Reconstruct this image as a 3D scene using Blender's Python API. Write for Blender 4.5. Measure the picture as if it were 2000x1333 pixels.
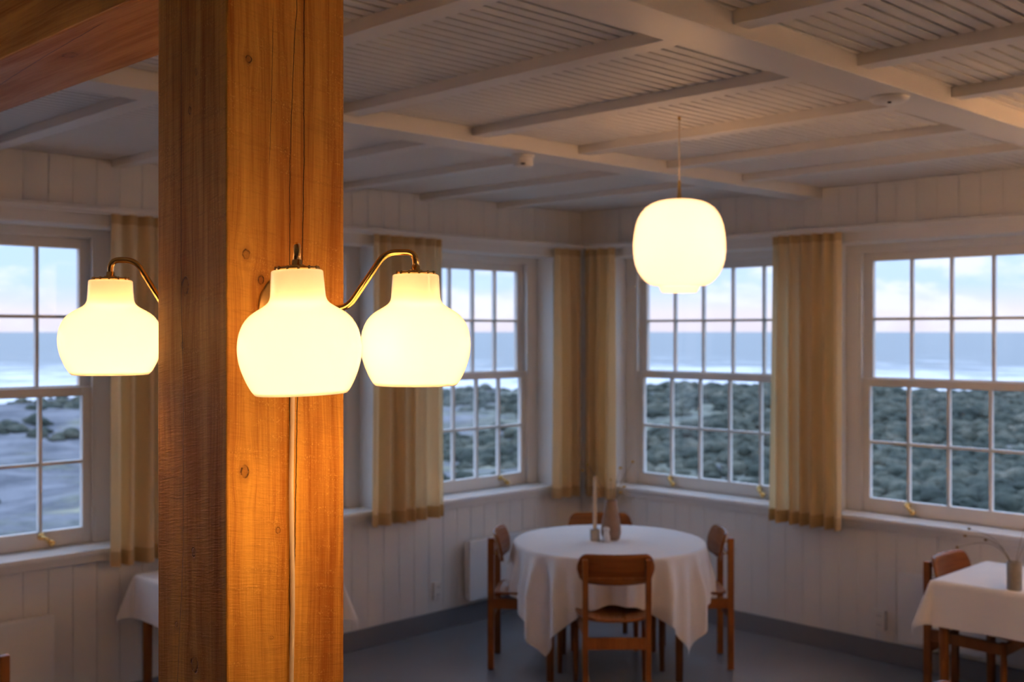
import bpy, bmesh, math, random
from mathutils import Vector, Matrix, noise

for o in list(bpy.data.objects):
    bpy.data.objects.remove(o, do_unlink=True)
SC = bpy.context.scene
COL = SC.collection

# ------------------------------------------------------------------ camera
EYE = 1.95
cam_d = bpy.data.cameras.new('camera')
cam = bpy.data.objects.new('camera', cam_d)
COL.objects.link(cam)
cam.location = (0, 0, EYE)
cam.rotation_euler = (math.pi / 2, 0, math.radians(-44.76))
cam_d.sensor_width = 36
cam_d.lens = 2197 / 2000 * 36
cam_d.shift_y = -18.5 / 2000
cam_d.clip_start = 0.05
cam_d.clip_end = 30000
cam_d.dof.use_dof = True
cam_d.dof.focus_distance = 1.93
cam_d.dof.aperture_fstop = 5.2
SC.camera = cam

# ------------------------------------------------------------------ view
SC.view_settings.view_transform = 'Standard'
SC.view_settings.look = 'None'
SC.view_settings.gamma = 1.0
SC.view_settings.use_curve_mapping = False
SC.view_settings.exposure = 0.88

SKY = 0.90          # strength of the dusk sky
BULB = 1.0         # scale of all lamp bulbs
GLOW = 1.0         # scale of the shades' own glow

# ------------------------------------------------------------------ node helpers
class NT:
    def __init__(self, tree):
        self.t = tree
        self.n = tree.nodes
        self.l = tree.links

    def new(self, typ, **kw):
        n = self.n.new(typ)
        for k, v in kw.items():
            setattr(n, k, v)
        return n

    def put(self, sock, val):
        if isinstance(val, bpy.types.NodeSocket):
            self.l.new(val, sock)
        elif val is not None:
            sock.default_value = val

    def m(self, op, a, b=None, c=None, clamp=False):
        n = self.new('ShaderNodeMath', operation=op, use_clamp=clamp)
        self.put(n.inputs[0], a)
        if b is not None:
            self.put(n.inputs[1], b)
        if c is not None:
            self.put(n.inputs[2], c)
        return n.outputs[0]

    def smooth(self, v, lo, hi, a=0.0, b=1.0):
        n = self.new('ShaderNodeMapRange', interpolation_type='SMOOTHSTEP')
        for i, x in enumerate((v, lo, hi, a, b)):
            self.put(n.inputs[i], x)
        return n.outputs[0]

    def xyz(self, x, y, z):
        n = self.new('ShaderNodeCombineXYZ')
        for i, v in enumerate((x, y, z)):
            self.put(n.inputs[i], v)
        return n.outputs[0]

    def noise(self, vec, scale, detail=3.0, rough=0.55, dist=0.0):
        n = self.new('ShaderNodeTexNoise')
        self.put(n.inputs['Vector'], vec)
        n.inputs['Scale'].default_value = scale
        n.inputs['Detail'].default_value = detail
        n.inputs['Roughness'].default_value = rough
        n.inputs['Distortion'].default_value = dist
        return n.outputs['Fac']

    def mix(self, f, a, b, blend='MIX'):
        n = self.new('ShaderNodeMix', data_type='RGBA', blend_type=blend)
        self.put(n.inputs[0], f)
        for s, v in ((n.inputs[6], a), (n.inputs[7], b)):
            if isinstance(v, tuple) and len(v) == 3:
                v = v + (1,)
            self.put(s, v)
        return n.outputs[2]

    def ramp(self, f, stops):
        n = self.new('ShaderNodeValToRGB')
        el = n.color_ramp.elements
        while len(el) < len(stops):
            el.new(0.5)
        for e, (p, c) in zip(el, stops):
            e.position = p
            e.color = c + (1,)
        self.put(n.inputs[0], f)
        return n.outputs[0]

    def bump(self, h, strength, dist=0.01):
        n = self.new('ShaderNodeBump')
        n.inputs['Strength'].default_value = strength
        n.inputs['Distance'].default_value = dist
        self.put(n.inputs['Height'], h)
        return n.outputs[0]


def material(name):
    m = bpy.data.materials.new(name)
    m.use_nodes = True
    m.node_tree.nodes.clear()
    t = NT(m.node_tree)
    out = t.new('ShaderNodeOutputMaterial')
    return m, t, out


def principled(t, out, color, rough=0.5, normal=None, **kw):
    b = t.new('ShaderNodeBsdfPrincipled')
    if isinstance(color, tuple) and len(color) == 3:
        color = color + (1,)
    t.put(b.inputs['Base Color'], color)
    t.put(b.inputs['Roughness'], rough)
    if normal is not None:
        t.l.new(normal, b.inputs['Normal'])
    for k, v in kw.items():
        t.put(b.inputs[k.replace('_', ' ')], v)
    t.l.new(b.outputs[0], out.inputs[0])
    return b


def obj_co(t):
    n = t.new('ShaderNodeTexCoord')
    return n.outputs['Object']


def world_co(t):
    n = t.new('ShaderNodeNewGeometry')
    return n.outputs['Position']


def split(t, v):
    n = t.new('ShaderNodeSeparateXYZ')
    t.l.new(v, n.inputs[0])
    return n.outputs


# ------------------------------------------------------------------ world sky
def build_world():
    w = bpy.data.worlds.new('dusk_sky')
    SC.world = w
    w.use_nodes = True
    w.node_tree.nodes.clear()
    t = NT(w.node_tree)
    out = t.new('ShaderNodeOutputWorld')
    bg = t.new('ShaderNodeBackground')
    tc = t.new('ShaderNodeTexCoord').outputs['Generated']
    x, y, z = split(t, tc)
    lum = t.m('ADD', 1.0, t.m('MULTIPLY', t.m('MAXIMUM', z, 0.0), 2.0))   # overcast sky: brighter overhead
    base = t.ramp(z, [(0.0, (.58, .55, .66)), (0.016, (.60, .57, .68)), (0.04, (.39, .52, .76)),
                      (0.10, (.33, .48, .76)), (1.0, (.34, .48, .74))])
    # broken cloud layer, flattened towards the horizon
    v = t.xyz(x, y, t.m('MULTIPLY', z, 3.2))
    n1 = t.noise(v, 9.0, 5, .6, .4)
    n2 = t.noise(v, 26.0, 4, .6, .2)
    c = t.m('ADD', t.m('MULTIPLY', n1, .72), t.m('MULTIPLY', n2, .28))
    cl = t.smooth(c, .46, .62)
    col = t.mix(t.m('MULTIPLY', cl, .75), base, (.63, .65, .75))
    dk = t.smooth(t.noise(v, 5.0, 3, .5), .52, .68)
    col = t.mix(t.m('MULTIPLY', dk, .35), col, (.40, .50, .72))
    t.l.new(col, bg.inputs[0])
    t.put(bg.inputs[1], t.m('MULTIPLY', lum, SKY))
    t.l.new(bg.outputs[0], out.inputs[0])


build_world()


# ------------------------------------------------------------------ geometry helpers
class MB:
    """collects shapes in one bmesh, build() links them as one mesh object"""
    def __init__(self):
        self.b = bmesh.new()

    def box(self, x0, x1, y0, y1, z0, z1, bevel=0.0, rot=None, at=None):
        x0, x1 = min(x0, x1), max(x0, x1)
        y0, y1 = min(y0, y1), max(y0, y1)
        z0, z1 = min(z0, z1), max(z0, z1)
        r = bmesh.ops.create_cube(self.b, size=1)
        vs = r['verts']
        for v in vs:
            v.co = Vector((x0 + (v.co.x + .5) * (x1 - x0), y0 + (v.co.y + .5) * (y1 - y0),
                           z0 + (v.co.z + .5) * (z1 - z0)))
        if bevel:
            es = list({e for v in vs for e in v.link_edges})
            bmesh.ops.bevel(self.b, geom=es, offset=bevel, segments=2, profile=.6, affect='EDGES')
        return self

    def bar(self, p0, p1, w, h=None, up=Vector((0, 0, 1))):
        """rectangular bar between two points"""
        h = h or w
        p0, p1 = Vector(p0), Vector(p1)
        d = (p1 - p0).normalized()
        s = d.cross(up)
        if s.length < 1e-4:
            s = d.cross(Vector((0, 1, 0)))
        s.normalize()
        u = s.cross(d)
        vs = []
        for p in (p0, p1):
            for a, b in ((-1, -1), (1, -1), (1, 1), (-1, 1)):
                vs.append(self.b.verts.new(p + s * a * w / 2 + u * b * h / 2))
        for q in ((0, 1, 2, 3), (7, 6, 5, 4), (0, 4, 5, 1), (1, 5, 6, 2), (2, 6, 7, 3), (3, 7, 4, 0)):
            self.b.faces.new([vs[i] for i in q])
        return self

    def tube(self, pts, radii, seg=12, caps=True):
        pts = [Vector(p) for p in pts]
        if not isinstance(radii, (list, tuple)):
            radii = [radii] * len(pts)
        rings = []
        ref = Vector((0, 0, 1))
        d0 = (pts[1] - pts[0]).normalized()
        if abs(d0.dot(ref)) > .95:
            ref = Vector((1, 0, 0))
        s = d0.cross(ref).normalized()
        for i, p in enumerate(pts):
            if i == 0:
                d = pts[1] - pts[0]
            elif i == len(pts) - 1:
                d = pts[-1] - pts[-2]
            else:
                d = (pts[i + 1] - p).normalized() + (p - pts[i - 1]).normalized()
            d.normalize()
            s = (s - d * s.dot(d)).normalized()
            u = d.cross(s)
            rings.append([self.b.verts.new(p + (s * math.cos(a) + u * math.sin(a)) * radii[i])
                          for a in [2 * math.pi * k / seg for k in range(seg)]])
        for a, b in zip(rings, rings[1:]):
            for k in range(seg):
                self.b.faces.new((a[k], a[(k + 1) % seg], b[(k + 1) % seg], b[k])).smooth = True
        if caps:
            self.b.faces.new(rings[0][::-1])
            self.b.faces.new(rings[-1])
        return self

    def lathe(self, prof, seg=48, at=(0, 0, 0), smooth=True):
        at = Vector(at)
        rings = []
        for r, z in prof:
            if r < 1e-6:
                rings.append([self.b.verts.new(at + Vector((0, 0, z)))])
            else:
                rings.append([self.b.verts.new(at + Vector((r * math.cos(2 * math.pi * k / seg),
                                                            r * math.sin(2 * math.pi * k / seg), z)))
                              for k in range(seg)])
        for a, b in zip(rings, rings[1:]):
            for k in range(seg):
                k2 = (k + 1) % seg
                if len(a) == 1 and len(b) == 1:
                    continue
                if len(a) == 1:
                    f = self.b.faces.new((a[0], b[k2], b[k]))
                elif len(b) == 1:
                    f = self.b.faces.new((a[k], a[k2], b[0]))
                else:
                    f = self.b.faces.new((a[k], a[k2], b[k2], b[k]))
                f.smooth = smooth
        return self

    def grid(self, rows, smooth=True):
        vs = [[self.b.verts.new(p) for p in r] for r in rows]
        for r0, r1 in zip(vs, vs[1:]):
            for k in range(len(r0) - 1):
                self.b.faces.new((r0[k], r0[k + 1], r1[k + 1], r1[k])).smooth = smooth
        return self

    def xform(self, mat):
        bmesh.ops.transform(self.b, matrix=mat, verts=self.b.verts)
        return self

    def mesh(self, name, mat, fix=True):
        if fix:
            bmesh.ops.recalc_face_normals(self.b, faces=self.b.faces)
        me = bpy.data.meshes.new(name)
        self.b.to_mesh(me)
        self.b.free()
        for m in (mat if isinstance(mat, (list, tuple)) else [mat]):
            me.materials.append(m)
        return me

    def build(self, name, mat, parent=None, loc=None, rotz=None, fix=True):
        return link(name, self.mesh(name, mat, fix), parent, loc, rotz)


def link(name, data, parent=None, loc=None, rotz=None):
    o = bpy.data.objects.new(name, data)
    COL.objects.link(o)
    if parent is not None:
        o.parent = parent
    if loc is not None:
        o.location = loc
    if rotz is not None:
        o.rotation_euler = (0, 0, rotz)
    return o


def tag(o, label, cat, group=None, kind=None):
    o['label'] = label
    o['category'] = cat
    if group:
        o['group'] = group
    if kind:
        o['kind'] = kind
    return o


def struct(o, label, cat):
    return tag(o, label, cat, kind='structure')


def empty(name, loc=(0, 0, 0), rotz=0):
    o = link(name, None, None, loc, rotz)
    o.empty_display_size = .1
    return o


def copy_tree(o, parent=None):
    c = o.copy()
    COL.objects.link(c)
    c.parent = parent
    for ch in list(o.children):
        copy_tree(ch, c)
    return c


def fillet(pts, rad, n=6):
    """round the inner corners of a polyline"""
    pts = [Vector(p) for p in pts]
    res = [pts[0]]
    for a, p, b in zip(pts, pts[1:], pts[2:]):
        d1, d2 = (a - p), (b - p)
        r = min(rad, d1.length * .49, d2.length * .49)
        q0, q1 = p + d1.normalized() * r, p + d2.normalized() * r
        for i in range(n + 1):
            s = i / n
            res.append(q0 * (1 - s) ** 2 + p * 2 * s * (1 - s) + q1 * s * s)
    res.append(pts[-1])
    return res


# ------------------------------------------------------------------ materials
def mat_paint(name, col, rough=.45, var=.06, bump=.08):
    m, t, out = material(name)
    p = world_co(t)
    n = t.noise(p, 3.0, 4)
    dark = tuple(c * (1 - var) for c in col)
    c = t.mix(n, dark, col)
    b = t.bump(t.noise(p, 60.0, 3), bump, .004)
    principled(t, out, c, rough, b)
    return m


M_WALL = mat_paint('wall_paint', (.82, .80, .77), .5)
M_BOARD = mat_paint('board_paint', (.82, .80, .77), .45)
M_CEIL = mat_paint('ceiling_paint', (.80, .77, .73), .5)
M_JOIST = mat_paint('beam_paint', (.82, .79, .75), .42)
M_BACK = mat_paint('ceiling_backing_shade', (.30, .25, .20), .7)  # cream backing coloured dark to deepen the shade in the slat gaps
M_WIN = mat_paint('window_paint', (.80, .78, .75), .35)
M_SILL = mat_paint('sill_paint', (.91, .90, .89), .2)
M_BASE = mat_paint('grey_baseboard_paint', (.20, .21, .24), .4)
M_RAD = mat_paint('radiator_enamel', (.82, .82, .83), .35, .02, .02)
M_PLASTIC = mat_paint('white_plastic', (.80, .78, .75), .35, .02, .0)
M_DARK = mat_paint('dark_plastic', (.03, .03, .03), .5, .1, .0)


def mat_floor():
    m, t, out = material('grey_floor_paint')
    p = world_co(t)
    n = t.noise(p, 1.6, 5, .6)
    c = t.mix(n, (.19, .205, .235), (.25, .265, .295))
    r = .33
    principled(t, out, c, r)
    return m


M_FLOOR = mat_floor()


def mat_brass(name='polished_brass', extra=0.0):
    m, t, out = material(name)
    p = obj_co(t)
    n = t.noise(p, 30.0, 4)
    c = t.mix(n, (.78, .50, .17), (.90, .62, .25))
    r = t.smooth(n, .3, .7, .10 + extra, .18 + extra)
    principled(t, out, c, r, Metallic=1.0)
    return m


M_BRASS = mat_brass()
M_BRASS_S = mat_brass('satin_brass', .26)


def mat_glass():
    """thin window pane: clear with an angle dependent reflection"""
    m, t, out = material('window_glass')
    lw = t.new('ShaderNodeLayerWeight')
    lw.inputs[0].default_value = .5
    fres = t.m('ADD', .022, t.m('MULTIPLY', t.m('POWER', lw.outputs['Facing'], 5.0), .85))
    tr = t.new('ShaderNodeBsdfTransparent')
    tr.inputs[0].default_value = (.985, .99, .99, 1)
    gl = t.new('ShaderNodeBsdfGlossy')
    gl.inputs['Roughness'].default_value = .02
    # old float glass is slightly wavy
    b = t.bump(t.noise(world_co(t), 4.0, 2), .03, .02)
    t.l.new(b, gl.inputs['Normal'])
    mx = t.new('ShaderNodeMixShader')
    t.l.new(fres, mx.inputs[0])
    t.l.new(tr.outputs[0], mx.inputs[1])
    t.l.new(gl.outputs[0], mx.inputs[2])
    t.l.new(mx.outputs[0], out.inputs[0])
    return m


M_GLASS = mat_glass()


def mat_opal(name, emis, strength, trans=(.92, .88, .82)):
    """opal glass lit from inside: it scatters the bulb's light and glows evenly"""
    m, t, out = material(name)
    df = t.new('ShaderNodeBsdfDiffuse')
    df.inputs[0].default_value = (.86, .84, .81, 1)
    tl = t.new('ShaderNodeBsdfTranslucent')
    tl.inputs[0].default_value = trans + (1,)
    mx = t.new('ShaderNodeMixShader')
    mx.inputs[0].default_value = .20
    t.l.new(df.outputs[0], mx.inputs[1])
    t.l.new(tl.outputs[0], mx.inputs[2])
    gl = t.new('ShaderNodeBsdfGlossy')
    gl.inputs['Roughness'].default_value = .06
    fr = t.new('ShaderNodeFresnel')
    fr.inputs[0].default_value = 1.45
    m2 = t.new('ShaderNodeMixShader')
    t.l.new(fr.outputs[0], m2.inputs[0])
    t.l.new(mx.outputs[0], m2.inputs[1])
    t.l.new(gl.outputs[0], m2.inputs[2])
    em = t.new('ShaderNodeEmission')
    n = t.noise(obj_co(t), 14.0, 2)
    em.inputs[0].default_value = emis + (1,)
    t.put(em.inputs[1], t.smooth(n, 0, 1, strength * GLOW * .97, strength * GLOW * 1.03))
    ad = t.new('ShaderNodeAddShader')
    t.l.new(m2.outputs[0], ad.inputs[0])
    t.l.new(em.outputs[0], ad.inputs[1])
    t.l.new(ad.outputs[0], out.inputs[0])
    return m


M_OPAL = mat_opal('opal_glass_shade', (1.0, .50, .20), .12)
M_OPAL_P = mat_opal('opal_glass_pendant', (1.0, .52, .25), .30)


def mat_wood(name, axes, knots=(), cracks=(), pale=(.71, .37, .064), dark=(.34, .11, .013),
             saw=1.0, rough=.5, tint=1.0, off=0.0):
    """sawn softwood. axes = (across, along) object axes; knots = (a, b, ra, rb, strength);
    cracks = polylines [(a, b), ...] with a half width"""
    m, t, out = material(name)
    co = split(t, obj_co(t))
    a0, b0 = co[axes[0]], co[axes[1]]
    c0 = co[3 - axes[0] - axes[1]]
    wob = t.noise(t.xyz(t.m('MULTIPLY', a0, 3.0), t.m('MULTIPLY', b0, 1.1), off), 1.0, 2)
    a = t.m('ADD', a0, t.m('MULTIPLY', t.m('SUBTRACT', wob, .5), .05))
    knot_dark = None
    knot_ring = None
    for (ka, kb, ra, rb, s) in knots:
        da = t.m('SUBTRACT', a0, ka)
        db = t.m('SUBTRACT', b0, kb)
        jit = t.m('MULTIPLY', t.m('SUBTRACT', t.noise(t.xyz(a0, b0, off + ka), 130.0, 2), .5), .5)
        d = t.m('SQRT', t.m('ADD', t.m('POWER', t.m('ABSOLUTE', t.m('DIVIDE', da, ra)), 2.0),
                            t.m('POWER', t.m('ABSOLUTE', t.m('DIVIDE', db, rb)), 2.0)))
        d = t.m('ADD', d, jit)
        # grain lines flow around the knot
        dd = t.m('SQRT', t.m('ADD', t.m('POWER', t.m('ABSOLUTE', t.m('DIVIDE', da, ra * 2.2)), 2.0),
                             t.m('POWER', t.m('ABSOLUTE', t.m('DIVIDE', db, rb * 4.0)), 2.0)))
        fall = t.smooth(dd, 0.0, 2.0, 1.0, 0.0)
        a = t.m('SUBTRACT', a, t.m('MULTIPLY', t.m('MULTIPLY', da, fall), .75))
        brk = t.smooth(t.noise(t.xyz(a0, b0, off + kb), 75.0, 2), .36, .62)
        ring = t.m('MULTIPLY', t.m('MULTIPLY', t.smooth(d, .62, .98), t.smooth(d, 1.0, 1.22, 1.0, 0.0)), brk)
        ring = t.m('MULTIPLY', ring, s)
        core = t.m('MULTIPLY', t.smooth(d, .9, 1.15, 1.0, 0.0), .55 * s)
        halo = t.m('MULTIPLY', t.smooth(d, 1.0, 2.6, 1.0, 0.0), .30 * s)
        core = t.m('MAXIMUM', core, halo)
        knot_ring = ring if knot_ring is None else t.m('MAXIMUM', knot_ring, ring)
        knot_dark = core if knot_dark is None else t.m('MAXIMUM', knot_dark, core)
    # broad growth bands, fine grain and sapwood patches
    band = t.noise(t.xyz(t.m('MULTIPLY', a, 30.0), t.m('MULTIPLY', b0, 1.1), off), 1.0, 4, .6, .35)
    fine = t.noise(t.xyz(t.m('MULTIPLY', a, 260.0), t.m('MULTIPLY', b0, 7.0), off), 1.0, 3, .6)
    big = t.noise(t.xyz(t.m('MULTIPLY', a, 7.0), t.m('MULTIPLY', b0, 1.2), off + 5), 1.0, 2)
    tone = t.m('ADD', t.m('MULTIPLY', band, .55), t.m('ADD', t.m('MULTIPLY', fine, .22), t.m('MULTIPLY', big, .35)))
    tone = t.smooth(tone, .42, .72)
    pale = tuple(c * tint for c in pale)
    dark = tuple(c * tint for c in dark)
    col = t.mix(tone, pale, dark)
    # saw marks: fine, slightly slanting lines across the grain
    sl = t.m('ADD', b0, t.m('MULTIPLY', a0, .16))
    wv = t.m('ADD', sl, t.m('MULTIPLY', t.noise(t.xyz(t.m('MULTIPLY', a0, 9.0), t.m('MULTIPLY', b0, 9.0), off), 1.0, 2), .012))
    s1 = t.noise(t.xyz(t.m('MULTIPLY', a0, 26.0), t.m('MULTIPLY', wv, 300.0), off), 1.0, 3, .7)
    s2 = t.noise(t.xyz(t.m('MULTIPLY', a0, 7.0), t.m('MULTIPLY', wv, 60.0), off + 2), 1.0, 4, .7)
    s3 = t.noise(t.xyz(t.m('MULTIPLY', a0, 330.0), t.m('MULTIPLY', wv, 260.0), off), 1.0, 1)
    patch = t.smooth(t.noise(t.xyz(t.m('MULTIPLY', a0, 9.0), t.m('MULTIPLY', b0, 4.0), off + 9), 1.0, 3), .34, .60)
    sawd = t.m('MULTIPLY', t.m('ADD', t.m('MULTIPLY', t.smooth(s1, .5, .72), .55), t.m('MULTIPLY', t.smooth(s2, .52, .72), .6)), .30 * saw)
    col = t.mix(sawd, col, tuple(c * .55 for c in dark))
    fib = t.m('MULTIPLY', t.m('MULTIPLY', t.smooth(s3, .56, .70), t.smooth(s2, .44, .62)), t.m('MULTIPLY', patch, .42 * saw))
    col = t.mix(fib, col, (pale[0] * 1.25, pale[1] * 1.45, pale[2] * 2.0))
    height = t.m('ADD', t.m('MULTIPLY', s1, .5 * saw), t.m('ADD', t.m('MULTIPLY', s2, .8 * saw), t.m('MULTIPLY', fine, .35)))
    if knot_ring is not None:
        col = t.mix(knot_dark, col, (dark[0] * .45, dark[1] * .42, dark[2] * .5))
        col = t.mix(t.m('MULTIPLY', knot_ring, .9), col, (.012, .006, .003))
        height = t.m('SUBTRACT', height, t.m('MULTIPLY', knot_ring, 1.2))
    for pl, w in cracks:
        bs = [p[1] for p in pl]
        b_lo, b_hi = min(bs), max(bs)
        cv = t.new('ShaderNodeFloatCurve')
        cur = cv.mapping.curves[0]
        pts = sorted([((p[1] - b_lo) / (b_hi - b_lo), p[0] / .3) for p in pl])
        cur.points[0].location = pts[0]
        cur.points[-1].location = pts[-1]
        for p in pts[1:-1]:
            cur.points.new(*p)
        cv.mapping.update()
        t.put(cv.inputs[1], t.m('DIVIDE', t.m('SUBTRACT', b0, b_lo), b_hi - b_lo, clamp=True))
        ac = t.m('MULTIPLY', cv.outputs[0], .3)
        wig = t.m('MULTIPLY', t.m('SUBTRACT', t.noise(t.xyz(0.0, b0, off + bs[0]), 22.0, 4, .65), .5), .0045)
        d = t.m('ABSOLUTE', t.m('SUBTRACT', t.m('ADD', a0, wig), ac))
        taper = t.m('MULTIPLY', t.smooth(b0, b_lo - .001, b_lo + .06), t.smooth(b0, b_hi - .06, b_hi + .001, 1.0, 0.0)) if len(pl) < 4 else 1.0
        wid = t.m('MULTIPLY', taper, w)
        msk = t.smooth(t.m('DIVIDE', d, t.m('MAXIMUM', wid, 1e-5)), .7, 1.4, 1.0, 0.0)
        col = t.mix(t.m('MULTIPLY', msk, .93), col, (.008, .004, .002))
        height = t.m('SUBTRACT', height, t.m('MULTIPLY', msk, 2.5))
    bn = t.bump(height, .55, .0022)
    rg = t.smooth(tone, 0, 1, rough - .06, rough + .08)
    principled(t, out, col, rg, bn, Specular_IOR_Level=.18)
    return m


FRONT_KNOTS = [(.0384, 2.086, .0075, .0085, .8), (.0685, 2.042, .0058, .0075, 1.0), (.0435, 2.431, .0060, .0065, .9),
               (.0353, 1.703, .0078, .0105, 1.0), (.1036, 1.591, .0050, .0060, .55), (.1188, 2.275, .003, .005, .35),
               (.090, 1.40, .004, .003, .4)]
SIDE_KNOTS = [(.145, 2.034, .012, .016, .75), (.1282, 2.353, .0045, .0070, .8), (.1152, 1.55, .0060, .0085, .8),
              (.1115, 1.348, .0120, .0135, .95), (.1773, 1.408, .005, .005, .6), (.1544, 1.925, .005, .006, .6),
              (.106, 2.419, .004, .006, .6)]
CRACK_A = ([(.1445, 2.60), (.144, 2.556), (.1385, 2.473), (.1286, 2.234)], .00075)
CRACK_B = ([(.1596, 2.312), (.1563, 2.12), (.1485, 1.901), (.1452, 1.831), (.1418, 1.668), (.1385, 1.518), (.133, 1.421),
            (.1308, 1.312), (.130, 1.1)], .00095)
CRACK_C = ([(.094, 2.546), (.0897, 2.361), (.0844, 2.223)], .0005)
CRACK_S = ([(.1601, 2.01), (.1544, 1.901), (.1525, 1.716), (.1544, 1.531), (.1677, 1.382), (.1735, 1.302), (.178, 1.1)], .0008)
M_POST_F = mat_wood('post_wood_front', (0, 2), FRONT_KNOTS, [CRACK_A, CRACK_B, CRACK_C], off=1.3)
M_POST_S = mat_wood('post_wood_side', (1, 2), SIDE_KNOTS, [CRACK_S], off=7.7, saw=1.2)
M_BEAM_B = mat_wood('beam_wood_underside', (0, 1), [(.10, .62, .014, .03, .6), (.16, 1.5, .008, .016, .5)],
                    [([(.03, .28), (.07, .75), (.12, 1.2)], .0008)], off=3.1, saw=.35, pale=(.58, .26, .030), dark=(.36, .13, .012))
M_BEAM_S = mat_wood('beam_wood_side', (2, 1), off=4.9, saw=.6)
M_CHAIR = mat_wood('chair_wood', (0, 2), pale=(.31, .115, .034), dark=(.19, .058, .016), saw=0.05, rough=.38)
M_PLY = mat_wood('chair_plywood', (0, 1), pale=(.34, .13, .040), dark=(.22, .07, .02), saw=0.02, rough=.32, off=2.0)
M_PLYB = mat_wood('chair_plywood_back', (2, 0), pale=(.31, .115, .034), dark=(.19, .058, .016), saw=0.02, rough=.32, off=2.6)


def mat_cloth(name, col, trans=.0, weave=900, tcol=None):
    m, t, out = material(name)
    p = obj_co(t)
    n = t.noise(p, 5.0, 4)
    c = t.mix(n, tuple(x * .93 for x in col), col)
    h = t.noise(p, weave, 2)
    b = t.bump(h, .12, .001)
    df = t.new('ShaderNodeBsdfDiffuse')
    t.l.new(c, df.inputs[0])
    t.l.new(b, df.inputs['Normal'])
    last = df.outputs[0]
    if trans:
        tl = t.new('ShaderNodeBsdfTranslucent')
        tl.inputs[0].default_value = (tcol or col) + (1,)
        mx = t.new('ShaderNodeMixShader')
        mx.inputs[0].default_value = trans
        t.l.new(last, mx.inputs[1])
        t.l.new(tl.outputs[0], mx.inputs[2])
        last = mx.outputs[0]
    t.l.new(last, out.inputs[0])
    return m


M_LINEN = mat_cloth('white_table_linen', (.92, .905, .92))
M_CURTAIN = mat_cloth('cream_curtain_cloth', (.92, .71, .43), .45, 700, (.92, .72, .42))
M_HEM = mat_cloth('curtain_hem_cloth', (.76, .54, .28), .3, 700, (.70, .47, .22))

# ================================================================== STRUCTURE
UX = 6.243      # room face of the right-hand wall (plane x = UX)
VY = 5.567      # room face of the left-hand wall (plane y = VY)
BACK = -3.2
H_CEIL = 2.835
SILL, HEAD = .844, 2.485

# floor
fl = MB().box(BACK - .2, UX + .3, BACK - .2, VY + .3, -.12, 0).build('floor', M_FLOOR)
struct(fl, 'smooth blue-grey painted floor of the dining room', 'floor')

# ---- walls with window openings: s runs along the wall, d is depth behind its face
def mapbox(mb, side, s0, s1, d0, d1, z0, z1, bevel=0.0):
    if side == 'left':
        mb.box(s0, s1, VY + d0, VY + d1, z0, z1, bevel)
    else:
        mb.box(UX + d0, UX + d1, s0, s1, z0, z1, bevel)
    return mb


LEFT_WIN = [(-1.94, -.56), (-.315, 1.065), (1.31, 2.69), (2.935, 4.32), (4.565, 5.94)]
RIGHT_WIN = [(-1.545, -.025), (.22, 1.74), (1.985, 3.505), (3.75, 5.27)]
TW = .27


def build_wall(side, wins, s_lo, s_hi, name, label):
    mb = MB()
    mapbox(mb, side, s_lo, s_hi, .012, TW, -.12, SILL - .03)
    mapbox(mb, side, s_lo, s_hi, .012, TW, HEAD, H_CEIL + .12)
    edges = [s_lo] + [e for w in wins for e in w] + [s_hi]
    for a, b in zip(edges[::2], edges[1::2]):
        mapbox(mb, side, a, b, 0.0, TW, SILL - .03, HEAD)
    w = mb.build(name, M_WALL)
    struct(w, label, 'wall')
    return w


wall_l = build_wall('left', LEFT_WIN, BACK, UX + TW, 'wall_left',
                    'white board-clad wall with three sash windows left of the corner')
wall_r = build_wall('right', RIGHT_WIN, BACK, VY, 'wall_right',
                    'white board-clad wall with sash windows right of the corner')
M_DARKWALL = mat_paint('bounce_cutting_brown', (.22, .12, .06), .6)  # invented finish of an unseen wall, dark to cut bounce onto the timber
wb = MB().box(BACK - .2, BACK, BACK - .2, VY + TW, -.12, H_CEIL + .12).build('wall_back_left', M_DARKWALL)
struct(wb, 'unseen wall behind the viewer on the left, browned to cut bounce light', 'wall')
wb = MB().box(BACK, UX + TW, BACK - .2, BACK, -.12, H_CEIL + .12).build('wall_back_right', M_WALL)
struct(wb, 'plain white wall behind the viewer on the right', 'wall')

# tongue and groove boards, below the sills and in the frieze
BW = .1235
def boards(side, wall, s_lo, s_hi, z0, z1):
    mb = MB()
    mapbox(mb, side, 0, BW - .0018, 0, .012, z0, z1, .0022)
    me = mb.mesh('board', M_BOARD)
    off = VY if side == 'left' else UX
    if side == 'left':
        me.transform(Matrix.Translation((0, -off, 0)))
    else:
        me.transform(Matrix.Translation((-off, 0, 0)))
    s = s_hi - BW
    while s > s_lo:
        link('board', me, wall, (s, off, 0) if side == 'left' else (off, s, 0))
        s -= BW


boards('left', wall_l, .2, UX, .118, SILL - .025)
boards('left', wall_l, .2, UX, 2.578, H_CEIL - .001)
boards('right', wall_r, .8, VY, .118, SILL - .025)
boards('right', wall_r, .8, VY, 2.578, H_CEIL - .001)

bb = MB()
mapbox(bb, 'left', BACK, UX, -.016, .012, 0, .118, .003)
struct(bb.build('baseboard_left', M_BASE), 'dark grey baseboard along the wall left of the corner', 'baseboard')
bb = MB()
mapbox(bb, 'right', BACK, VY - .016, -.016, .012, 0, .118, .003)
struct(bb.build('baseboard_right', M_BASE), 'dark grey baseboard along the wall right of the corner', 'baseboard')

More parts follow.
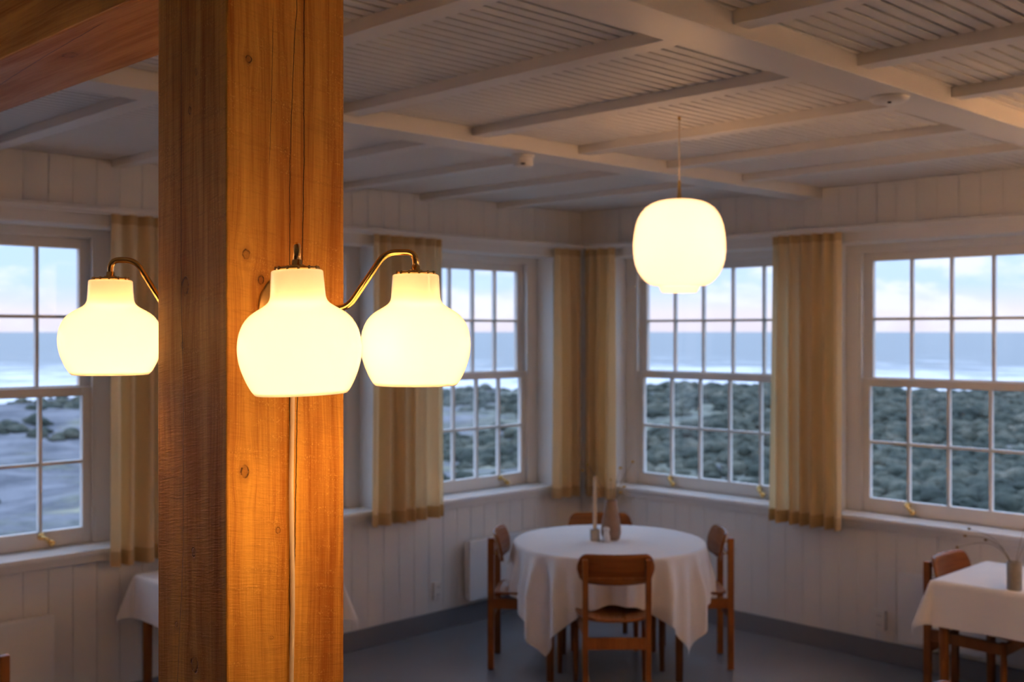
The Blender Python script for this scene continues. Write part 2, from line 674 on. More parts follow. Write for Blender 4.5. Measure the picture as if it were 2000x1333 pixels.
# moulding band above the windows that carries the curtains
def trim(side, s_lo, s_hi, name, label):
    mb = MB()
    mapbox(mb, side, s_lo, s_hi, -.022, .012, HEAD + .004, 2.556, .003)
    mapbox(mb, side, s_lo, s_hi, -.125, .012, 2.558, 2.577, .004)
    o = mb.build(name, M_JOIST)
    struct(o, label, 'trim')
    tr = MB()
    mapbox(tr, side, s_lo, s_hi, -.098, -.078, 2.546, 2.558)
    tr.build('curtain_track', M_PLASTIC, o)


trim('left', BACK, UX, 'trim_1', 'white ledge moulding above the windows left of the corner')
trim('right', BACK, VY - .125, 'trim_2', 'white ledge moulding above the windows right of the corner')


# ---- sash windows
def window(n, side, s0, s1, label, cols=5, latches=True):
    root = empty('window_%d' % n, (0, 0, 0))
    struct(root, label, 'window')
    J, ST = .088, .060          # jamb and sash stile widths
    jm = mapbox(MB(), side, s0, s0 + J, .160, TW, SILL, HEAD, .003)
    jm.build('jamb', M_WIN, root)
    mapbox(MB(), side, s1 - J, s1, .160, TW, SILL, HEAD, .003).build('jamb', M_WIN, root)
    mapbox(MB(), side, s0 + J, s1 - J, .160, TW, 2.440, HEAD, .003).build('head', M_WIN, root)
    mapbox(MB(), side, s0 + J, s1 - J, .205, TW + .05, SILL - .02, .868, .003).build('bottom_frame', M_WIN, root)
    # stop beads that hold the sashes
    for e0, e1 in ((s0 + J, s0 + J + .014), (s1 - J - .014, s1 - J)):
        mapbox(MB(), side, e0, e1, .162, .176, SILL + .004, 2.44, .002).build('stop_bead', M_WIN, root)
    sl = mapbox(MB(), side, s0 - .0, s1 + .0, -.038, .205, SILL - .026, SILL, .005).build('sill', M_SILL, root)
    mapbox(MB(), side, s0 - .02, s1 + .02, -.018, .0, SILL - .066, SILL - .027, .004).build('apron', M_WIN, sl)
    g0, g1 = s0 + J + ST, s1 - J - ST
    for nm, d0, d1, zb, zg0, zg1, zt in (('lower_sash', .178, .215, .846, .930, 1.615, 1.662),
                                         ('upper_sash', .219, .256, 1.622, 1.670, 2.384, 2.440)):
        mb = MB()
        mapbox(mb, side, s0 + J, g0, d0, d1, zb, zt, .003)
        mapbox(mb, side, g1, s1 - J, d0, d1, zb, zt, .003)
        mapbox(mb, side, g0, g1, d0, d1, zb, zg0, .003)
        mapbox(mb, side, g0, g1, d0, d1, zg1, zt, .003)
        sash = mb.build(nm, M_WIN, root)
        bw = .0085
        cw = (g1 - g0) / cols
        zm = (zg0 + zg1) / 2
        for k in range(1, cols):
            c = g0 + cw * k
            mapbox(MB(), side, c - bw, c + bw, d0 + .004, d1 - .002, zg0, zg1, .002).build('glazing_bar', M_WIN, sash)
        mapbox(MB(), side, g0, g1, d0 + .0035, d1 - .0015, zm - bw, zm + bw, .002).build('glazing_bar', M_WIN, sash)
        for k in range(cols):
            for za, zc in ((zg0, zm), (zm, zg1)):
                mapbox(MB(), side, g0 + cw * k, g0 + cw * (k + 1), d0 + .020, d0 + .024, za, zc).build('pane', M_GLASS, sash)
        if nm == 'lower_sash' and latches:
            for c in (g0 + cw, g1 - cw):
                mb = MB()
                if side == 'left':
                    p = lambda a, d, z: (c + a, VY + .178 - d, z)
                else:
                    p = lambda a, d, z: (UX + .178 - d, c + a, z)
                sg = 1 if side == 'left' else -1
                mb.tube([p(0, -.002, .908), p(0, .010, .908), p(0, .020, .906)], [.020, .017, .010], 14)
                mb.tube([p(-sg * .006, .018, .908), p(sg * .016, .028, .896), p(sg * .032, .030, .882)], [.009, .010, .011], 12)
                mb.tube([p(sg * .030, .030, .884), p(sg * .040, .030, .875), p(sg * .050, .030, .866), p(sg * .056, .030, .861)], [.010, .017, .017, .007], 14)
                lt = mb.build('latch', M_BRASS, sash)
                lt['label'] = 'small brass sash fastener'
    return root


WN = 1
for i, (a, b) in enumerate(LEFT_WIN):
    lab = ['white sash window far left outside the picture', 'white sash window next to the picture\'s left edge',
           'leftmost white sash window with a view of pale sand dunes',
           'white sash window mostly hidden behind the timber post',
           'white sash window just left of the corner curtain'][i]
    window(WN, 'left', a, b, lab)
    WN += 1
for i, (a, b) in enumerate(RIGHT_WIN):
    lab = ['white sash window far right outside the picture', 'white sash window next to the picture\'s right edge',
           'rightmost white sash window with a view of dark scrub',
           'white sash window behind the round pendant lamp right of the corner'][i]
    window(WN, 'right', a, b, lab)
    WN += 1

# ---- ceiling: backing, slats, joists and beams
ce = MB().box(BACK - .2, UX + TW, BACK - .2, VY + TW, H_CEIL + .045, H_CEIL + .12).build('ceiling', M_BACK)
struct(ce, 'white slatted ceiling divided by joists and deeper beams', 'ceiling')
PER = .0522
sm = MB().box(BACK, UX - .002, -.0195, .0195, H_CEIL, H_CEIL + .018, .002).mesh('slat', M_CEIL)
v = VY - .03
while v > -.9:
    link('slat', sm, ce, (0, v, 0))
    v -= PER
MB().box(BACK, UX, BACK, -.9, H_CEIL, H_CEIL + .018).build('panel', M_CEIL, ce)
BEAM_B = 2.770
BEAMS = [(-.038, .137), (1.772, 1.948), (3.582, 3.757)]
for b0, b1 in BEAMS:
    MB().box(BACK, UX, b0, b1, BEAM_B, H_CEIL + .04, .004).build('beam', M_JOIST, ce)
J_U = [-.83, -.14, .55, 1.24, 1.93, 2.615, 3.305, 3.995, 4.685, 5.375]
BAYS = [(.137, 1.772), (1.948, 3.582), (3.757, VY)]
jm = {}
for k, (v0, v1) in enumerate(BAYS):
    me = MB().box(0, .078, v0, v1, 2.797, H_CEIL + .02, .003).mesh('joist', M_JOIST)
    for u in J_U:
        link('joist', me, ce, (u, 0, 0))

# ---- small devices on the ceiling beams
sd = empty('smoke_detector', (3.713, 3.671, BEAM_B))
tag(sd, 'white round smoke detector under the middle ceiling beam', 'smoke detector')
MB().lathe([(0, 0), (.052, 0), (.052, -.012), (.049, -.016), (0, -.016)], 32).build('base', M_PLASTIC, sd)
MB().lathe([(.047, -.016), (.047, -.050), (.044, -.055), (.02, -.057), (0, -.057)], 32).build('cover', M_PLASTIC, sd)
MB().lathe([(0, .002), (.010, .002), (.012, 0), (.010, -.004), (0, -.005)], 16, (-.034, -.034, -.046)).build('sensor_eye', M_DARK, sd)
sd = empty('ceiling_sensor', (3.707, 1.863, BEAM_B))
tag(sd, 'flat white round sensor under the nearest ceiling beam', 'sensor')
MB().lathe([(0, 0), (.068, 0), (.066, -.010), (.052, -.019), (.03, -.022), (0, -.022)], 40).build('cover', M_PLASTIC, sd)
MB().lathe([(.007, -.018), (.007, -.024), (.004, -.026), (0, -.026)], 16, (-.025, -.012, 0)).build('lens', M_DARK, sd)

# ================================================================== OUTSIDE
def dune_h(x, y):
    r = math.hypot(x, y)
    p = Vector((x, y, 0))
    h = -1.75
    h += .75 * noise.noise(p * .055 + Vector((3.1, 7.7, 0)))
    h += .45 * noise.noise(p * .13 + Vector((11.0, 2.0, 4)))
    h += .16 * noise.noise(p * .42)
    w = (x - y) / max(r, 1)                       # grows towards the right-hand window
    h += .25 * w
    green = noise.noise(p * .17 + Vector((5, 5, 5))) + .5 * noise.noise(p * .5) + .9 * w + .05
    h += max(0, min(1, green * 2)) * .22 * (noise.noise(p * 1.6) + .6 * noise.noise(p * 3.7) + .4)
    if r < 16:
        h -= (16 - r) * .04
    if r > 66:
        s = min(1, (r - 66 - 6 * noise.noise(p * .06)) / 45)
        s = max(0, s)
        h -= 4.9 * s * s * (3 - 2 * s)
    return h


def build_dunes():
    n = 270
    lo, hi = -14.0, 128.0
    st = (hi - lo) / n
    verts, faces = [], []
    idx = {}
    for j in range(n + 1):
        for i in range(n + 1):
            x, y = lo + i * st, lo + j * st
            if x < 7 and y < 6.4:
                continue
            if math.hypot(x, y) > 150:
                continue
            idx[i, j] = len(verts)
            verts.append((x, y, dune_h(x, y)))
    for j in range(n):
        for i in range(n):
            q = [idx.get(k) for k in ((i, j), (i + 1, j), (i + 1, j + 1), (i, j + 1))]
            if None not in q:
                faces.append(q)
    me = bpy.data.meshes.new('dune_ground')
    me.from_pydata(verts, [], faces)
    for p in me.polygons:
        p.use_smooth = True
    m, t, out = material('dune_sand_and_moss')
    p = world_co(t)
    x, y, z = split(t, p)
    side = t.m('SUBTRACT', x, y)
    n1 = t.noise(p, .17, 5, .62, .5)
    n2 = t.noise(p, .8, 5, .65)
    g = t.m('ADD', t.m('ADD', n1, t.m('MULTIPLY', n2, .4)), t.m('MULTIPLY', side, .0055))
    green = t.smooth(g, .60, .78)
    sand = t.mix(t.smooth(t.noise(p, .45, 6, .68), .34, .66), (.065, .072, .090), (.185, .19, .215))
    veg = t.mix(t.smooth(t.noise(p, 2.4, 5, .7), .35, .65), (.035, .050, .042), (.17, .18, .14))
    veg = t.mix(t.smooth(t.noise(p, .5, 3), .5, .75), veg, (.30, .29, .20))
    col = t.mix(green, sand, veg)
    beach = t.smooth(z, -5.2, -4.0, 1.0, 0.0)
    col = t.mix(beach, col, (.34, .33, .36))
    b = t.bump(t.noise(p, 9.0, 5, .7), .6, .08)
    principled(t, out, col, .9, b)
    me.materials.append(m)
    o = link('dune_ground', me)
    tag(o, 'rolling coastal dunes of pale sand and low scrub outside', 'dunes', kind='structure')

    # low scrub: thousands of leafy tussocks, nobody could count them
    rnd = random.Random(4)
    V, F = [], []
    made = 0
    while made < 15000:
        ang = math.radians(45 + rnd.uniform(-38, 38))
        r = 13 + 62 * rnd.random() ** .8
        x, y = r * math.cos(ang), r * math.sin(ang)
        p = Vector((x, y, 0))
        w = (x - y) / r
        gsel = noise.noise(p * .17 + Vector((5, 5, 5))) + .5 * noise.noise(p * .5) + .9 * w + rnd.uniform(-.25, .25)
        if gsel < -.02:
            continue
        made += 1
        z = dune_h(x, y)
        s = rnd.uniform(.09, .27) * (1 + r * .012)
        hh = s * rnd.uniform(.4, 1.0)
        b0 = len(V)
        k = 7
        ph = rnd.random() * 6.28
        V.append((x, y, z + hh))
        for ring, (rr, zz) in enumerate(((.55, .78), (1.0, .32), (.85, -.25))):
            for q in range(k):
                a = ph + 2 * math.pi * q / k + ring * .4
                rad = s * rr * rnd.uniform(.7, 1.25)
                V.append((x + rad * math.cos(a), y + rad * math.sin(a), z + hh * (zz + rnd.uniform(-.12, .12))))
        for q in range(k):
            F.append((b0, b0 + 1 + q, b0 + 1 + (q + 1) % k))
            for ring in range(2):
                a0 = b0 + 1 + ring * k
                F.append((a0 + q, a0 + k + q, a0 + k + (q + 1) % k, a0 + (q + 1) % k))
    me = bpy.data.meshes.new('dune_scrub')
    me.from_pydata(V, [], F)
    for p in me.polygons:
        p.use_smooth = True
    m, t, out = material('scrub_leaves')
    p = world_co(t)
    c = t.ramp(t.noise(p, .55, 6, .72), [(.30, (.014, .024, .020)), (.46, (.040, .055, .042)), (.57, (.105, .112, .085)), (.70, (.23, .215, .165))])
    b = t.bump(t.noise(p, 14.0, 4, .7), .9, .1)
    principled(t, out, c, .9, b)
    me.materials.append(m)
    o = link('dune_scrub', me)
    tag(o, 'low grey-green dune scrub covering the slopes outside', 'scrub', kind='stuff')


build_dunes()


def build_sea():
    rows = []
    R = [95, 110, 125, 140, 160, 185, 215, 250, 300, 360, 450, 600, 900, 1500, 3000, 7000, 16000]
    for r in R:
        row = []
        for k in range(-60, 61):
            a = math.radians(45 + k * 1.6)
            rr = r
            row.append(Vector((rr * math.cos(a), rr * math.sin(a), -6.3 + (.35 * math.sin(r * .21 + 2 * noise.noise(Vector((k * .15, r * .01, 0)))) if r < 420 else 0))))
        rows.append(row)
    m, t, out = material('sea_water')
    p = world_co(t)
    x, y, z = split(t, p)
    r = t.m('SQRT', t.m('ADD', t.m('MULTIPLY', x, x), t.m('MULTIPLY', y, y)))
    ang = t.m('ARCTAN2', y, x)
    lr = t.m('LOGARITHM', r, 2.718)
    v = t.xyz(t.m('MULTIPLY', ang, 7.0), t.m('MULTIPLY', lr, 6.0), 0.0)
    n = t.noise(v, 1.4, 6, .65, .6)
    n2 = t.noise(t.xyz(t.m('MULTIPLY', ang, 22.0), t.m('MULTIPLY', lr, 22.0), 1.0), 1.2, 5, .7)
    surf = t.smooth(lr, 4.7, 6.3, 1.0, 0.0)
    th = t.m('ADD', t.m('ADD', t.m('MULTIPLY', n, .6), t.m('MULTIPLY', n2, .4)), t.m('MULTIPLY', surf, .36))
    foam = t.smooth(th, .58, .80)
    water = t.mix(n2, (.135, .16, .165), (.20, .22, .23))
    col = t.mix(foam, water, (.62, .63, .66))
    rg = t.smooth(foam, 0, 1, .45, .8)
    b = t.bump(n2, .4, 1.0)
    principled(t, out, col, rg, b, Specular_IOR_Level=.25)
    o = MB().grid(rows).build('sea', m)
    tag(o, 'blue-grey sea with white surf behind the dunes', 'sea', kind='structure')


build_sea()

# ================================================================== TIMBER POST AND BEAM
PX0, PX1, PY0, PY1 = 1.024, 1.274, 1.736, 1.986


def build_post():
    mb = MB().box(0, .25, 0, .25, 0, 2.60)
    es = [e for e in mb.b.edges if abs(e.verts[0].co.z - e.verts[1].co.z) > 1]
    bmesh.ops.bevel(mb.b, geom=es, offset=.0035, segments=2, profile=.5, affect='EDGES')
    bmesh.ops.recalc_face_normals(mb.b, faces=mb.b.faces)
    for f in mb.b.faces:
        f.material_index = 0 if abs(f.normal.y) > abs(f.normal.x) else 1
    o = mb.build('timber_post', [M_POST_F, M_POST_S], None, (PX0, PY0, 0))
    tag(o, 'square rough-sawn orange timber post in the foreground carrying the brass wall lamps', 'post')
    mb = MB().box(0, .25, 0, VY - .03 - (-1.5), 0, .17)
    es = [e for e in mb.b.edges if abs(e.verts[0].co.y - e.verts[1].co.y) > 1]
    bmesh.ops.bevel(mb.b, geom=es, offset=.004, segments=2, profile=.5, affect='EDGES')
    bmesh.ops.recalc_face_normals(mb.b, faces=mb.b.faces)
    for f in mb.b.faces:
        f.material_index = 0 if abs(f.normal.z) > abs(f.normal.x) else 1
    # object origin sits above the post so that the underside markings fall where they belong
    mb.xform(Matrix.Translation((0, -1.5 - PY1, 0)))
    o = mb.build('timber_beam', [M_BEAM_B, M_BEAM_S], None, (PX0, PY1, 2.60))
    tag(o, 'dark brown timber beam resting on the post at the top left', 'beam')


build_post()

# ================================================================== LAMPS
SHADE = [(165, 262), (174, 266), (180, 276), (182, 300), (187, 380), (191, 440), (196, 466), (207, 488), (228, 508), (262, 530),
         (305, 556), (345, 588), (378, 628), (402, 676), (418, 728), (427, 790), (428, 840), (422, 900), (408, 960),
         (388, 1018), (366, 1070), (341, 1116), (325, 1138), (318, 1145)]
SCL = .0975 / 428


def shade_profile(h=.1965):
    pr = [(r * SCL, -(y - 262) / (1145 - 262) * h) for r, y in SHADE]
    # densify with a Catmull-Rom pass
    res = []
    for i in range(len(pr) - 1):
        p0 = pr[max(i - 1, 0)]
        p1, p2 = pr[i], pr[i + 1]
        p3 = pr[min(i + 2, len(pr) - 1)]
        for s in (0, .33, .66):
            f = lambda a, b, c, d: .5 * ((2 * b) + (-a + c) * s + (2 * a - 5 * b + 4 * c - d) * s * s + (-a + 3 * b - 3 * c + d) * s ** 3)
            res.append((f(p0[0], p1[0], p2[0], p3[0]), f(p0[1], p1[1], p2[1], p3[1])))
    res.append(pr[-1])
    # rim rolls inwards and up again: visible glass thickness
    r, z = pr[-1]
    res += [(r - .0012, z - .0008), (r - .0030, z + .0002), (r - .0034, z + .003), (r - .0020, z + .008)]
    return [(0.012, 0.0), (.02, 0.0)] + res


def lamp_bulb(name, parent, loc, power, radius=.03, col=(1.0, .53, .20)):
    d = bpy.data.lights.new(name, 'POINT')
    d.energy = power * BULB
    d.color = col
    d.shadow_soft_size = radius
    o = bpy.data.objects.new(name, d)
    COL.objects.link(o)
    o.parent = parent
    o.location = loc
    return o


M_BULB = None


def wall_lamp(name, label, plate, out_dir, shades, zs, group, scale=1.0):
    """plate = (x, y) on the post face, out_dir = +-1 along y; shades = [(x, y, top z, tilt)]"""
    root = empty(name, (plate[0], plate[1], EYE + .041))
    tag(root, label, 'wall lamp', group)
    base = Vector(root.location)
    sgn = out_dir
    # round back plate, slightly domed, and hub
    pl = MB().lathe([(0, .005), (.020, .005), (.061, .0045), (.063, .003), (.063, 0), (0, 0)], 56)
    pl.xform(Matrix.Rotation(-sgn * math.pi / 2, 4, 'X'))
    pl.build('back_plate', M_BRASS_S, root)
    hb = MB().lathe([(0, .030), (.012, .029), (.015, .024), (.016, .004), (0, .004)], 28)
    hb.xform(Matrix.Rotation(-sgn * math.pi / 2, 4, 'X'))
    hb.build('hub', M_BRASS, root)
    for (x, y, ztop, tilt) in shades:
        tip = Vector((x, y, ztop)) - base
        h = Vector((tip.x, tip.y, 0))
        st = Vector((0, sgn * .02, 0))
        def P(s, z):
            q = st.lerp(h, s)
            return Vector((q.x, q.y, z))
        zt = tip.z
        path = fillet([st, P(.44, 0), P(.755, zt + .040), P(1.0, zt + .040), P(1.0, zt + .002)], .021, 8)
        arm = MB().tube(path, .0060, 16).build('arm', M_BRASS, root)
        q = tip
        # brass cap with a ring of studs and a collar
        cap = MB()
        cap.lathe([(0, .0052), (.030, .0052), (.0335, .0042), (.034, .0005), (0, .0005)], 40)
        for k in range(12):
            a = 2 * math.pi * k / 12
            cap.lathe([(0, .0062), (.0018, .0058), (.0024, .004), (.0024, -.0008)], 8, (.0335 * math.cos(a), .0335 * math.sin(a), 0))
        cap.lathe([(.0125, .005), (.0125, .0075), (.0110, .0085), (.0082, .009), (.0078, .016), (.0062, .017)], 28)
        c = cap.build('cap', M_BRASS, arm)
        c.location = q
        c.rotation_euler = tilt
        sh = MB().lathe([(r * scale, z) for r, z in shade_profile(zs)], 72).build('shade', M_OPAL, root)
        sh.location = q
        sh.rotation_euler = tilt
        sh['label'] = 'glowing opal glass shade'
        # socket and bulb inside the glass
        so = MB().lathe([(0, -.002), (.019, -.002), (.021, -.03), (.021, -.078), (.015, -.082), (0, -.082)], 20).build('socket', M_PLASTIC, sh)
        lamp_bulb('bulb_light', sh, (0, 0, -.128), LAMP_W)
    return root


LAMP_W = 2.6
ZT = EYE + .0985
front_lamp = wall_lamp('brass_wall_lamp', 'two-armed polished brass wall lamp with opal shades on the lit post face',
                       (1.149, PY0), -1,
                       [(1.0146, 1.5075, ZT - .001, (math.radians(-1.2), math.radians(-1.6), 0)),
                        (1.2866, 1.5404, ZT + .003, (0, 0, 0))], .1965, 'brass wall lamps on the post')
back_lamp = wall_lamp('brass_wall_lamp', 'brass wall lamp with opal shade showing left of the post, fixed behind it',
                      (1.149, PY1), 1,
                      [(1.002, 2.137, ZT + .003, (0, 0, 0)), (1.296, 2.137, ZT + .003, (0, 0, 0))],
                      .186, 'brass wall lamps on the post', 1.01)

# white mains cord running down the post
pts = []
rn = random.Random(2)
for k in range(34):
    z = EYE + .02 - k * (EYE + .0) / 33.5
    pts.append((1.1545 + .0016 * math.sin(k * .9) - .002 * max(0, 1.5 - z) - .0006 * k * .05, PY0 - .0046, z))
M_CORD = mat_paint('cream_cord', (.80, .66, .50), .4, .03, .0)
co = MB().tube(pts, .0042, 12).build('power_cord', M_CORD)
tag(co, 'cream power cord running straight down the post below the lamp', 'cord')

# ---- round opal pendant
PEND = [(20, 668), (60, 669), (100, 673), (140, 682), (180, 699), (212, 722), (237, 752), (257, 790), (270, 832), (279, 885),
        (284, 940), (284, 985), (279, 1035), (270, 1075), (255, 1112), (236, 1143), (212, 1170), (186, 1190), (160, 1200),
        (132, 1203), (124, 1206), (118, 1222), (108, 1240), (103, 1243)]


def pendant(loc, label, z_top=2.494, scale=1.0, power=5.2, name='pendant_lamp', k=.000667):
    x, y = loc
    root = empty(name, (x, y, z_top))
    tag(root, label, 'pendant lamp', 'opal pendant lamps')
    pr = [(r * k * scale, -(yy - 668) * k * scale) for r, yy in PEND]
    r, z = pr[-1]
    pr += [(r - .003, z + .001), (r - .004, z + .012)]
    sh = MB().lathe(pr, 72).build('shade', M_OPAL_P, root)
    sh['label'] = 'glowing rounded opal glass shade'
    MB().lathe([(0, .004), (.03, .003), (.034, 0), (.03, -.002), (0, -.002)], 36).build('cap', M_BRASS, root)
    MB().lathe([(.012, .002), (.010, .012), (.007, .03), (.0062, .074), (.004, .078), (0, .078)], 20).build('stem', M_BRASS, root)
    MB().tube([(0, 0, .076), (0, 0, H_CEIL - z_top - .012)], .0026, 10).build('cord', M_CORD, root)
    MB().lathe([(0, -.0), (.006, 0), (.007, -.006), (.005, -.014), (0, -.015)], 16, (0, 0, H_CEIL - z_top)).build('ceiling_hook', M_BRASS, root)
    so = MB().lathe([(0, -.002), (.02, -.002), (.02, -.07), (0, -.07)], 20).build('socket', M_PLASTIC, sh)
    lamp_bulb('bulb_light', sh, (0, 0, -.17 * scale), power, .05, (1.0, .54, .25))
    return root


pendant((3.748, 2.802), 'rounded opal glass pendant lamp hanging from the slatted ceiling')
pendant((4.9, .9), 'added unseen opal pendant beyond the right edge, warm fill light', 2.494, power=62)  # added out of view as warm fill, far stronger than the visible pendant
pendant((2.7, -1.0), 'added unseen opal pendant behind the viewer on the right, main warm fill', 2.494, power=135)  # invented fill lamp out of view, warms the ceiling and cloths
pendant((.0, 4.4), 'added unseen opal pendant beyond the left edge, weak warm fill', 2.494, power=20)  # added fill lamp out of view for the left side of the room

# ================================================================== CURTAINS
def curtain(name, label, path_fn, width, z0, z1, folds, seed, flare=.0):
    """path_fn(t, off) -> (x, y): t in 0..1 along the rail, off = fold offset into the room"""
    rnd = random.Random(seed)
    ph = [rnd.uniform(-.5, .5) for _ in range(folds + 2)]
    amp = [rnd.uniform(.75, 1.2) for _ in range(folds + 2)]
    nx, nz = folds * 12, 22
    root = empty(name, (0, 0, 0))
    tag(root, label, 'curtain', 'cream curtains between the windows')

    def pt(i, j, z, extra=0.0):
        t = i / nx
        k = t * folds
        kk = int(min(k, folds - 1))
        f = j / nz
        a = (.026 + .020 * min(1, f * 2.0)) * (amp[kk] * (1 - (k - kk)) + amp[kk + 1] * (k - kk))
        o = a * math.sin(2 * math.pi * k + ph[kk] * (.3 + .7 * f)) + a * .25 * math.sin(4 * math.pi * k + seed + f)
        lat = .010 * f * math.sin(2.1 * k + seed * 1.7) + flare * f * (t - .5)
        x, y = path_fn(t + lat / width, o + extra)
        return Vector((x, y, z))

    rows = []
    for j in range(nz + 1):
        z = z1 + (z0 - z1) * j / nz
        rows.append([pt(i, j, z) for i in range(nx + 1)])
    c = MB().grid(rows).build('cloth', M_CURTAIN, root)
    hz = []
    for z, jj in ((z0 + .075, nz - .9), (z0 + .04, nz - .5), (z0 - .001, nz)):
        hz.append([pt(i, jj, z, .0035) for i in range(nx + 1)])
    MB().grid(hz).build('hem', M_HEM, root)
    tp = []
    for z, jj in ((z1 + .0, 0), (z1 - .05, .5)):
        tp.append([pt(i, jj, z, .003) for i in range(nx + 1)])
    MB().grid(tp).build('heading_tape', M_HEM, root)
    return root


def on_left(u0, u1, d=.088):
    return lambda t, o: (u0 + (u1 - u0) * t, VY - d - o)


def on_right(v0, v1, d=.088):
    return lambda t, o: (UX - d - o, v0 + (v1 - v0) * t)


CZ0, CZ1 = .758, 2.547
curtain('curtain', 'cream pleated curtain directly left of the timber post', on_left(2.57, 3.12), .55, CZ0, CZ1, 6, 1, .02)
curtain('curtain', 'cream pleated curtain behind the right shade of the front wall lamp', on_left(4.235, 4.785), .55, CZ0, CZ1, 6, 2, .03)
curtain('curtain', 'cream curtain in the room corner, half left of the crease', on_left(5.86, 6.135), .275, CZ0, CZ1, 3, 3, .0)
curtain('curtain', 'cream curtain in the room corner, half right of the crease', on_right(5.17, 5.455), .285, CZ0, CZ1, 3, 4, .0)
curtain('curtain', 'cream pleated curtain between the two right-hand windows', on_right(3.40, 3.875), .475, CZ0, CZ1, 6, 5, .02)

# ================================================================== RADIATORS AND SOCKETS
def radiator(side, s0, s1, label):
    root = empty('radiator', (0, 0, 0))
    tag(root, label, 'radiator', 'flat panel radiators under the windows')
    mapbox(MB(), side, s0, s1, -.085, -.038, .162, .560, .006).build('panel', M_RAD, root)
    mapbox(MB(), side, s0 + .004, s1 - .004, -.036, -.022, .175, .548, .003).build('back_panel', M_RAD, root)
    g = MB()
    n = int((s1 - s0) / .03)
    for k in range(n):
        c = s0 + .02 + k * .03
        mapbox(g, side, c, c + .018, -.076, -.044, .560, .562)
    g.build('top_grille', M_PLASTIC, root)
    for c in (s0 + .12, s1 - .12):
        mapbox(MB(), side, c - .015, c + .015, -.022, -.0005, .22, .50).build('bracket', M_RAD, root)
    return root


radiator('left', 5.045, 5.78, 'white panel radiator behind the round table')
radiator('left', 1.42, 2.286, 'white panel radiator under the leftmost window')
radiator('right', 2.15, 3.04, 'white panel radiator behind the square table on the right')


def outlet(side, s, z, label, n=1, deep=.012):
    root = empty('wall_socket', (0, 0, 0))
    tag(root, label, 'wall socket', 'wall sockets')
    mapbox(MB(), side, s - .036, s + .036, -deep, 0.0, z - .058, z + .058, .004).build('plate', M_PLASTIC, root)
    for dz in (-.026, .026):
        mb = MB()
        mapbox(mb, side, s - .020, s + .020, -deep - .002, -deep, z + dz - .018, z + dz + .018, .0015)
        f = mb.build('socket_face', M_WIN, root)
        for ds in (-.008, .008):
            hole = mapbox(MB(), side, s + ds - .002, s + ds + .002, -deep - .0026, -deep - .0015, z + dz - .003, z + dz + .003)
            hole.build('pin_hole', M_DARK, f)


outlet('left', 4.83, .256, 'white wall socket low on the wall left of the round table')
outlet('right', 3.19, .245, 'white wall socket low on the wall beside the right-hand radiator', 1, .03)

